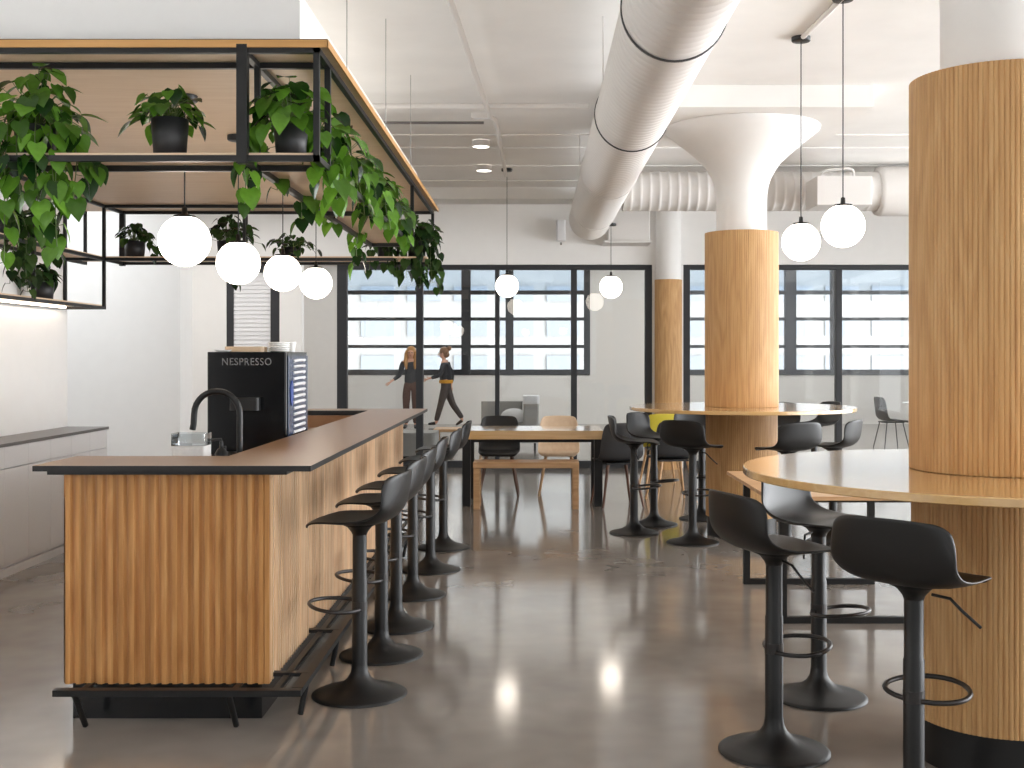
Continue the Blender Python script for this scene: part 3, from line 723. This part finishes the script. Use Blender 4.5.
# ------------------------------------------------------------------ lounge behind the glass
t = thing('lounge_sofa', (-.40, 18.3, 0), 'grey lounge sofa seen through the glass behind the long table', 'sofa')
MB().rbox(-.46,.46,-.4,.4,.12,.40,.04).build('seat', M['fabric'], t, bevel=.03)
MB().rbox(-.46,.2,.2,.4,.40,.74,.04).build('backrest', M['fabric'], t, bevel=.03)
MB().rbox(.22,.46,-.4,.42,.40,.72,.04).build('armrest', M['fabric'], t, bevel=.03)
for sx in (-.4,.4):
    for sy in (-.34,.34): MB().tube([(sx,sy,0),(sx,sy,.12)], .02, 8).build('leg', M['metal'], t)
b = MB(); b.ball((0,0,.13), .2, 20, 10, sz=.62); o = tag(b.build('cushion', M['cushion']), 'white round cushion on the seat of the grey lounge sofa', 'cushion'); o.location = (-.33,18.02,.40); o.scale = (1,.55,1)
b = MB(); b.rbox(-.13,.13,-.3,.3,0,.12,.05); o = tag(b.build('cushion', M['cushion'], bevel=.04), 'white bolster lying on the arm of the grey lounge sofa', 'cushion'); o.location = (-.06,18.3,.722)
t = thing('ottoman', (-1.74,16.6,0), 'low grey ottoman behind the glass at the end of the island', 'ottoman')
MB().rbox(-.3,.34,-.35,.35,.06,.385,.05).build('seat', M['fabric'], t, bevel=.02); MB().box(-.26,.3,-.3,.3,0,.06).build('plinth', M['metal'], t)
t = thing('coffee_table', (-1.22,17.6,0), 'low pale wooden coffee table beside the grey ottoman', 'table')
MB().rbox(-.3,.42,-.3,.3,.33,.37,.02).build('tabletop', M['oak_x'], t)
for sx in (-.25,.37):
    for sy in (-.25,.25): MB().tube([(sx,sy,.33),(sx*1.1,sy*1.1,0)], .014, 8).build('leg', M['oak_x'], t)
t = thing('side_table', (6.35,18.4,0), 'white topped table behind the right glass partition beside the grey chair', 'table')
MB().lathe([(.001,.70),(.5,.70),(.5,.725),(.001,.725)], 40, smooth=False).build('tabletop', M['white'], t)
MB().lathe([(.26,0),(.25,.02),(.04,.03),(.03,.70)], 24, capb=True).build('pedestal', M['steel'], t)

# ------------------------------------------------------------------ plants
def leaf(b, base, d, nrm, L, rnd):
    d = d.normalized(); s = d.cross(nrm).normalized(); n = s.cross(d).normalized(); W = L*rnd.uniform(.40,.48)
    rows = []
    for tt, w in ((-.10,.55),(.08,.92),(.3,1.0),(.55,.78),(.8,.38),(1.0,.02)):
        c = base + d*(tt*L) - n*(.22*L*tt*tt)
        row = []
        for u in (-1,-.5,0,.5,1):
            e = c + s*(u*W*w) + n*(.16*W*w*abs(u))
            if tt < 0: e = e + d*(L*.12*(1-abs(u)))
            row.append(e)
        rows.append(row)
    b.grid(rows)
def plant(loc, label, seed, pot_r=.055, pot_h=.11, n=34, spread=.16, up=.12, vines=(), size=.075, mat='leaf', sx=1.0):
    rnd = random.Random(seed)
    t = thing('potted_plant', loc, label, 'potted plant', 'potted plants on the shelves')
    MB().lathe([(.001,.001),(pot_r*.86,.001),(pot_r,pot_h),(pot_r*.9,pot_h),(pot_r*.88,pot_h*.9)], 28).build('pot', M['pot'], t)
    MB().lathe([(.001,pot_h*.9),(pot_r*.88,pot_h*.9)], 20).build('soil', M['soil'], kids(t)[-1])
    f, s = MB(), MB()
    top = Vector((0,0,pot_h*.92))
    for i in range(n):
        a = rnd.uniform(0, 2*PI); e = rnd.random()**.6
        out = spread*e*rnd.uniform(.75,1.05); hgt = up*(1-.75*e*e)*rnd.uniform(.5,1.15) - (.06*e if rnd.random() < .5 else 0)
        tip = top + Vector((out*math.cos(a)*sx, out*math.sin(a), hgt+.02))
        mid = top.lerp(tip, .5) + Vector((0,0,.03))
        s.tube([top + Vector((rnd.uniform(-.02,.02),rnd.uniform(-.02,.02),-.01)), mid, tip], [.0022,.0018,.0014], 5, cap=False)
        d = Vector((math.cos(a), math.sin(a), rnd.uniform(-1.3,.25)-.3*e)); nr = Vector((math.cos(a)*.7+rnd.uniform(-.3,.3), math.sin(a)*.7+rnd.uniform(-.3,.3)-.25, .9))
        leaf(f, tip, d, nr, size*rnd.uniform(.75,1.25), rnd)
    for (ax, ay, drop, sway) in vines:
        # leaves the pot, passes the rim at (ax, ay) and hangs by drop
        P = [top, Vector((ax*.5,ay*.5,pot_h+.05)), Vector((ax,ay,pot_h-.01))]
        k = max(3, int(drop/.045)); ph = rnd.uniform(0,6)
        for i in range(1, k+1):
            q = i/k; P.append(Vector((ax*(1+.08*math.sin(ph+q*4)) + sway*q, ay + .015*math.sin(ph*2+q*5), pot_h-.01-drop*q)))
        s.tube(P, .0022, 5, cap=False)
        for i in range(1, len(P)):
            for r_ in range(2 if i % 2 else 1):
                a = rnd.uniform(0, 2*PI)
                off = Vector((math.cos(a)*.03, math.sin(a)*.03, rnd.uniform(-.01,.02)))
                d = Vector((math.cos(a)*.6, math.sin(a)*.6, -1)); nr = Vector((math.cos(a)+rnd.uniform(-.4,.4), math.sin(a)-.5, .55))
                s.tube([P[i], P[i]+off], .0014, 4, cap=False)
                leaf(f, P[i]+off, d, nr, size*rnd.uniform(.8,1.2), rnd)
    s.build('stem', M['stem'], t); f.build('foliage', M[mat], t)
    return t
sz = ZM + .026
def px(x, Y): return (x-PX)*Y/K
YP = 4.74
plant((px(36,YP),YP,sz), 'lush trailing plant at the left end of the front canopy shelf', 1, .085, .125, 66, .21, .21, ((.10,-.10,.30,.02),(-.02,-.12,.28,.0),(.16,-.06,.34,.03),(-.12,-.1,.32,-.02),(.05,-.12,.42,.01),(.2,-.03,.22,.02),(.13,-.11,.5,.0),(-.06,-.12,.55,-.02)), .085)
plant((px(170,YP),YP,sz), 'compact potted plant alone on the middle of the front canopy shelf', 2, .075, .155, 50, .15, .12, (), .075)
plant((px(290,YP),YP+.02,sz), 'bushy plant behind the glassless corner frame of the front canopy shelf', 3, .07, .13, 60, .18, .19, ((.10,.05,.22,.0),(-.18,-.02,.30,-.02),(.14,.12,.25,.02),(-.14,.05,.2,-.04)), .082)
for i, (Y, l, sd, vs) in enumerate(((5.25,'dense trailing plant on the right canopy shelf just behind the front corner',4,((.13,-.05,.30,.02),(.12,.1,.24,.02),(-.16,0,.24,-.02),(.1,-.14,.32,.03))),
        (5.9,'trailing plant on the right canopy shelf, second behind the front corner',5,((.14,-.02,.32,.03),(.13,.12,.26,.0),(-.15,-.1,.34,-.03),(-.15,.05,.28,0),(.12,-.12,.3,.02))),
        (6.7,'bright green trailing plant in the middle of the right canopy shelf',6,((.14,0,.28,.02),(.12,-.14,.2,.02),(-.15,0,.22,-.03),(.14,.12,.2,.0))),
        (7.6,'trailing plant near the far end of the right canopy shelf',7,((.14,0,.26,.02),(.13,-.1,.22,.0),(-.16,0,.42,.0),(-.16,-.1,.46,.02))))):
    plant((-1.0,Y,sz), l, sd, .07, .13, 56, .20, .20, [(q[0],q[1],q[2]*.75,q[3]) for q in vs], .085)
plant((-.98,9.62,sz), 'dark leafed plant hanging far down at the back corner of the canopy', 8, .08, .14, 70, .21, .22, ((.12,-.1,.34,.02),(.05,-.15,.36,.0),(-.05,-.14,.30,-.02),(-.13,-.1,.26,-.02),(.14,.05,.38,.02),(.0,-.16,.28,.02),(.16,-.02,.3,.03)), .085, 'leafdark')
YQ = 9.63
plant((px(135,YQ),YQ,sz), 'dark plant in a black pot at the left of the far canopy shelf', 9, .085, .14, 50, .17, .13, ((.16,-.05,.1,.05),), .075, 'leafdark')
plant((px(228,YQ),YQ,sz), 'plant on the far canopy shelf between the first two globes', 10, .09, .14, 60, .24, .19, ((.1,-.17,.34,.0),), .08, 'leafdark', 1.3)
plant((px(292,YQ),YQ,sz), 'low plant on the far canopy shelf above the third globe', 11, .075, .09, 34, .18, .10, ((.05,-.17,.22,.0),), .07, 'leafdark', 1.2)
plant((px(385,YQ),YQ+.02,sz), 'small leafy plant on the far canopy shelf near its right corner', 15, .07, .1, 34, .16, .10, ((-.1,-.17,.2,.0),(.05,-.18,.16,0)), .075, 'leafdark')
XW = -3.66
plant((XW,8.55,sz), 'dark plant on the middle left wall shelf', 12, .08, .15, 50, .22, .13, ((.1,.1,.24,.0),), .085, 'leafdark', .45)
plant((XW,8.62,ZL+.026), 'dark plant in a black pot on the lowest left wall shelf', 13, .085, .13, 44, .18, .13, (), .085, 'leafdark', .45)
plant((XW,7.95,sz), 'trailing dark plant at the left edge on the middle wall shelf', 14, .085, .14, 50, .2, .12, ((.14,.05,.5,.02),(.12,-.1,.45,.0),(.13,.14,.4,.03),(.15,0,.3,.05)), .085, 'leafdark', .45)

# ------------------------------------------------------------------ people behind the glass
def skin(name, verts, edges, mat, parent=None, sub=2):
    me = bpy.data.meshes.new(name); me.from_pydata([v[:3] for v in verts], edges, []); o = bpy.data.objects.new(name+'_tmp', me); C.objects.link(o)
    sm = o.modifiers.new('skin', 'SKIN'); sm.use_smooth_shade = True; sm.branch_smoothing = .6
    for i, v in enumerate(verts):
        r = v[3]; r = r if isinstance(r, tuple) else (r, r)
        me.skin_vertices[0].data[i].radius = r
    me.skin_vertices[0].data[0].use_root = True
    s = o.modifiers.new('sub', 'SUBSURF'); s.levels = sub; s.render_levels = sub
    dg = bpy.context.evaluated_depsgraph_get(); m2 = bpy.data.meshes.new_from_object(o.evaluated_get(dg))
    C.objects.unlink(o); bpy.data.objects.remove(o); m2.name = name; m2.materials.clear(); m2.materials.append(mat)
    for p in m2.polygons: p.use_smooth = True
    q = bpy.data.objects.new(name, m2); C.objects.link(q)
    if parent: q.parent = parent
    return q
def chain(V, E, start, pts):
    p = start
    for q in pts: V.append(q); E.append((p, len(V)-1)); p = len(V)-1
    return p
def hand(V, E, w, d, up):
    """palm and five bent fingers from wrist vertex w along d; up = thumb side"""
    d = Vector(d).normalized(); up = Vector(up).normalized(); base_ = Vector(V[w][:3]); side = d.cross(up)
    pm = base_ + d*.06; V.append((*pm, .022)); E.append((w, len(V)-1)); pi_ = len(V)-1
    for k, ln in enumerate((.075,.085,.08,.062)):
        o0 = pm + up*(.027-.018*k) + d*.03; p1 = o0 + d*ln*.5; p2 = p1 + d*ln*.4 + side*ln*.25
        chain(V, E, pi_, [(*o0,.008),(*p1,.007),(*p2,.006)])
    o0 = base_ + d*.03 + up*.03; p1 = o0 + d*.03 + up*.025
    chain(V, E, w, [(*o0,.010),(*p1,.008)])
def person(name, loc, label, J, cols, hairf):
    """J: joints of the posed body"""
    V, E = [], []
    V.append((*J['pelvis'], (.14,.10)))
    ch = chain(V, E, 0, [(*J['waist'],(.115,.085)), (*J['chest'],(.135,.095)), (*J['collar'],(.10,.07)), (*J['neck'],.045)])
    top = chain(V, E, ch, [(*J['jaw'],(.06,.068)), (*J['head'],(.076,.092)), (*J['crown'],(.055,.065))])
    chest = 2; col_ = 3
    arms = {}
    for s in 'LR':
        e = chain(V, E, col_, [(*J['sh'+s],.055), (*J['el'+s],.036), (*J['wr'+s],.023)])
        d = Vector(J['wr'+s]) - Vector(J['el'+s]); hand(V, E, e, d, J.get('th'+s, (0,-1,.2)))
        chain(V, E, 0, [(*J['hip'+s],.088), (*J['kn'+s],.055), (*J['an'+s],.034), (*J['toe'+s],.03)])
    body = skin(name, V, E, cols['skin']); body.location = loc; tag(body, label, 'person')
    # clothes
    def g(vs, es, nm, mt): return skin(nm, vs, es, mt, body)
    k = .016
    V2, E2 = [(*(Vector(J['pelvis'])-Vector((0,0,.05))),(.165,.128))], []
    c2 = chain(V2, E2, 0, [(*J['waist'],(.135,.1)),(*J['chest'],(.155,.112)),(*J['collar'],(.115,.08))])
    for s in 'LR':
        wr = Vector(J['el'+s]).lerp(Vector(J['wr'+s]), .85)
        chain(V2, E2, 3, [(*J['sh'+s],.07),(*J['el'+s],.05),(*wr,.036)])
    g(V2, E2, 'jacket', cols['top'])
    V3, E3 = [(*J['pelvis'],(.15,.118)), (*(Vector(J['pelvis'])+Vector((0,0,.14))),(.135,.105))], [(0,1)]
    for s in 'LR':
        chain(V3, E3, 0, [(*J['hip'+s],.105),(*J['kn'+s],.072),(*(Vector(J['an'+s])+Vector((0,0,.03))),.055)])
    g(V3, E3, 'trousers', cols['legs'])
    for s in 'LR':
        a, b_ = Vector(J['an'+s]), Vector(J['toe'+s])
        skin('shoe', [(*(a+Vector((0,0,.0))),.042),(*a.lerp(b_,.6),(.042,.034)),(*(b_+(b_-a)*.18),(.034,.024))], [(0,1),(1,2)], M['shoe'], body)
    hb = MB()
    for (c_, r_, z_) in hairf[0]: hb.ball(c_, r_, 20, 12, sz=z_)
    for (p_, r_) in hairf[1]: hb.tube(p_, r_, 10)
    hb.build('hair', cols['hair'], body)
    hd = Vector(J['head']); f = Vector(J['face']).normalized(); sd = f.cross(Vector((0,0,1)))
    for q in (-1,1):
        MB().ball(hd + f*.082 + sd*(.03*q) + Vector((0,0,-.005)), .011, 10, 6).build('eye', M['shoe'], body)
        MB().ball(hd + sd*(.078*q) + Vector((0,0,-.02)), .02, 10, 6, sz=1.5).build('ear', cols['skin'], body)
    MB().ball(hd + f*.092 + Vector((0,0,-.035)), .014, 10, 6, sz=1.4).build('nose', cols['skin'], body)
    MB().ball(hd + f*.076 + Vector((0,0,-.07)), .018, 10, 6, sz=.45).build('mouth', M['lip'], body)
    return body
PYD = 23.3
pA = (px(411,PYD), PYD, 0)
JA = dict(pelvis=(0,0,.90), waist=(0,0,1.06), chest=(0,0,1.24), collar=(0,.01,1.36), neck=(0,0,1.42), jaw=(0,-.015,1.48), head=(0,-.012,1.54), crown=(0,0,1.60), face=(0,-1,0),
    shL=(-.16,0,1.34), elL=(-.22,-.04,1.08), wrL=(-.36,-.14,.97), thL=(0,-.4,1), shR=(.16,0,1.34), elR=(.22,.03,1.08), wrR=(.22,-.06,.86), thR=(0,-1,0),
    hipL=(-.085,0,.84), knL=(-.095,-.02,.46), anL=(-.10,.03,.065), toeL=(-.115,-.12,.035), hipR=(.085,0,.84), knR=(.09,-.03,.46), anR=(.09,.02,.065), toeR=(.11,-.13,.035))
hairA = ([((0,.026,1.565),.098,1.05),((0,.05,1.46),.088,1.1)], [([(q*.078,.02,1.58),(q*.096,-.01,1.50),(q*.10,-.03,1.40),(q*.095,-.075,1.30),(q*.085,-.085,1.2)],[.03,.036,.042,.04,.015]) for q in (-1,1)])
person('person', pA, 'person with long blonde hair in a dark top and brown trousers standing behind the glass', JA, dict(skin=M['skin'], top=M['cloth_dark'], legs=M['cloth_brown'], hair=M['hair']), hairA)
pB = (px(446,PYD+.8), PYD+.8, 0)
JB = dict(pelvis=(.0,0,.89), waist=(.0,0,1.05), chest=(-.02,0,1.23), collar=(-.03,0,1.35), neck=(-.045,0,1.41), jaw=(-.07,0,1.46), head=(-.065,0,1.53), crown=(-.05,0,1.59), face=(-1,0,0),
    shL=(-.03,-.16,1.33), elL=(-.10,-.20,1.07), wrL=(-.33,-.19,1.0), thL=(0,0,1), shR=(-.03,.16,1.33), elR=(.12,.20,1.10), wrR=(.10,.2,.87), thR=(-1,0,0),
    hipL=(0,-.085,.83), knL=(-.10,-.09,.47), anL=(-.20,-.09,.075), toeL=(-.34,-.09,.06), hipR=(0,.085,.83), knR=(.13,.09,.46), anR=(.34,.09,.13), toeR=(.22,.09,.04))
hairB = ([((-.036,0,1.56),.10,1.0),((.0,0,1.50),.075,1.0),((.07,0,1.625),.05,1.0)], [])
bB = person('person', pB, 'person with a hair bun walking left in dark jacket and grey trousers behind the glass', JB, dict(skin=M['skin'], top=M['cloth_dark'], legs=M['cloth_char'], hair=M['hair2']), hairB)
MB().lathe([(.176,.0),(.182,.02),(.182,.05),(.176,.07)], 20).build('waist_band', plain('mustard_band', (206,150,52), .8), bB).location = (0,0,.90)
kids(bB)[-1].scale = (.80,1.02,1)

# ------------------------------------------------------------------ building across the street
t = thing('building', (0,100,-20), 'pale office building seen through the windows at the back', 'building')
MB().box(-70,90,0,20,0,55).build('facade', M['facade'], t)
for r_ in range(3):
    for c_ in range(15):
        X = -19 + c_*4; Z = 20.2 + r_*3.0
        MB().box(X,X+2.9,-.12,.02,Z,Z+1.3).build('window', M['facadeglass'], t)

# ------------------------------------------------------------------ light
w = bpy.data.worlds.new('sky'); scene.world = w; w.use_nodes = True
LOWER_BOOST = 1.5
SKY_LOW, SKY_HIGH = .7, 11.0
nt = w.node_tree; bg = nt.nodes['Background']
# overcast sky, brightest on the window side of the building
tc = N(nt, 'ShaderNodeTexCoord'); dt = N(nt, 'ShaderNodeVectorMath', operation='DOT_PRODUCT'); dt.inputs[1].default_value = Vector((.93,.37,0)).normalized()
nt.links.new(tc.outputs['Generated'], dt.inputs[0])
mr = N(nt, 'ShaderNodeMapRange'); mr.inputs['From Min'].default_value = -.35; mr.inputs['From Max'].default_value = .9
mr.inputs['To Min'].default_value = SKY_LOW; mr.inputs['To Max'].default_value = SKY_HIGH
nt.links.new(dt.outputs['Value'], mr.inputs['Value'])
# extra brightness added below the horizon to lift light onto the ceilings
sx = N(nt, 'ShaderNodeSeparateXYZ'); nt.links.new(tc.outputs['Generated'], sx.inputs[0])
gr = N(nt, 'ShaderNodeMapRange'); gr.inputs['From Min'].default_value = .02; gr.inputs['From Max'].default_value = -.12; gr.inputs['To Min'].default_value = 1; gr.inputs['To Max'].default_value = LOWER_BOOST
nt.links.new(sx.outputs['Z'], gr.inputs['Value'])
ml = N(nt, 'ShaderNodeMath', operation='MULTIPLY'); nt.links.new(mr.outputs[0], ml.inputs[0]); nt.links.new(gr.outputs[0], ml.inputs[1]); nt.links.new(ml.outputs[0], bg.inputs['Strength'])
bg.inputs['Color'].default_value = (.95,.975,1,1)
def area(name, loc, sx, sy, power, rot=(0,0,0), col=(1,1,1)):
    l = bpy.data.lights.new(name, 'AREA'); l.shape = 'RECTANGLE'; l.size = sx; l.size_y = sy; l.energy = power; l.color = col
    o = bpy.data.objects.new(name, l); C.objects.link(o); o.location = loc; o.rotation_euler = rot; return o
area('corridor_fill', (-1,20.2,3.46), 13, 8.5, 225, col=(1,.96,.9))  # unseen fill lamp added to brighten the corridor, no fitting built
area('corridor_fill_right', (7,20.2,3.46), 3, 8.5, 40, col=(1,.98,.95))  # added fill for the right end of the corridor, source unseen
area('passage_fill', (-4.2,13.6,3.42), 3, 1.2, 60, col=(1,.97,.94))  # unseen fill added to lift the back-left walls
area('canopy_cove_light', (-2.3,7.4,3.02), 2.4, 4.4, 16, rot=(PI,0,0), col=(1,.96,.91))
area('ceiling_fill_up', (-.15,6.4,2.75), 1.2, 7.5, 9, rot=(PI,0,0), col=(.96,.98,1))  # added upward fill without any fitting, brightens the middle of the ceiling
area('kitchen_fill', (-5.5,10.8,3.42), 2.5, 1.2, 70, col=(.92,.96,1))  # unseen fill added to brighten the far kitchen wall

# ------------------------------------------------------------------ camera and view
cam = bpy.data.cameras.new('camera'); co = bpy.data.objects.new('camera', cam); C.objects.link(co)
co.location = (0,0,H); co.rotation_euler = (R(90),0,0)
cam.sensor_width = 36; cam.sensor_fit = 'HORIZONTAL'; cam.lens = K/1024*36
cam.shift_x = -(PX-512)/1024; cam.shift_y = -(384-PY)/1024; cam.clip_end = 500
scene.camera = co
vs = scene.view_settings; vs.view_transform = 'Standard'; vs.look = 'None'; vs.exposure = -.04; vs.gamma = 1; vs.use_curve_mapping = False
cy = scene.cycles; cy.max_bounces = 10; cy.diffuse_bounces = 8; cy.glossy_bounces = 4; cy.transparent_max_bounces = 16; cy.sample_clamp_indirect = 6; cy.caustics_reflective = False; cy.caustics_refractive = False
cy.use_denoising = True
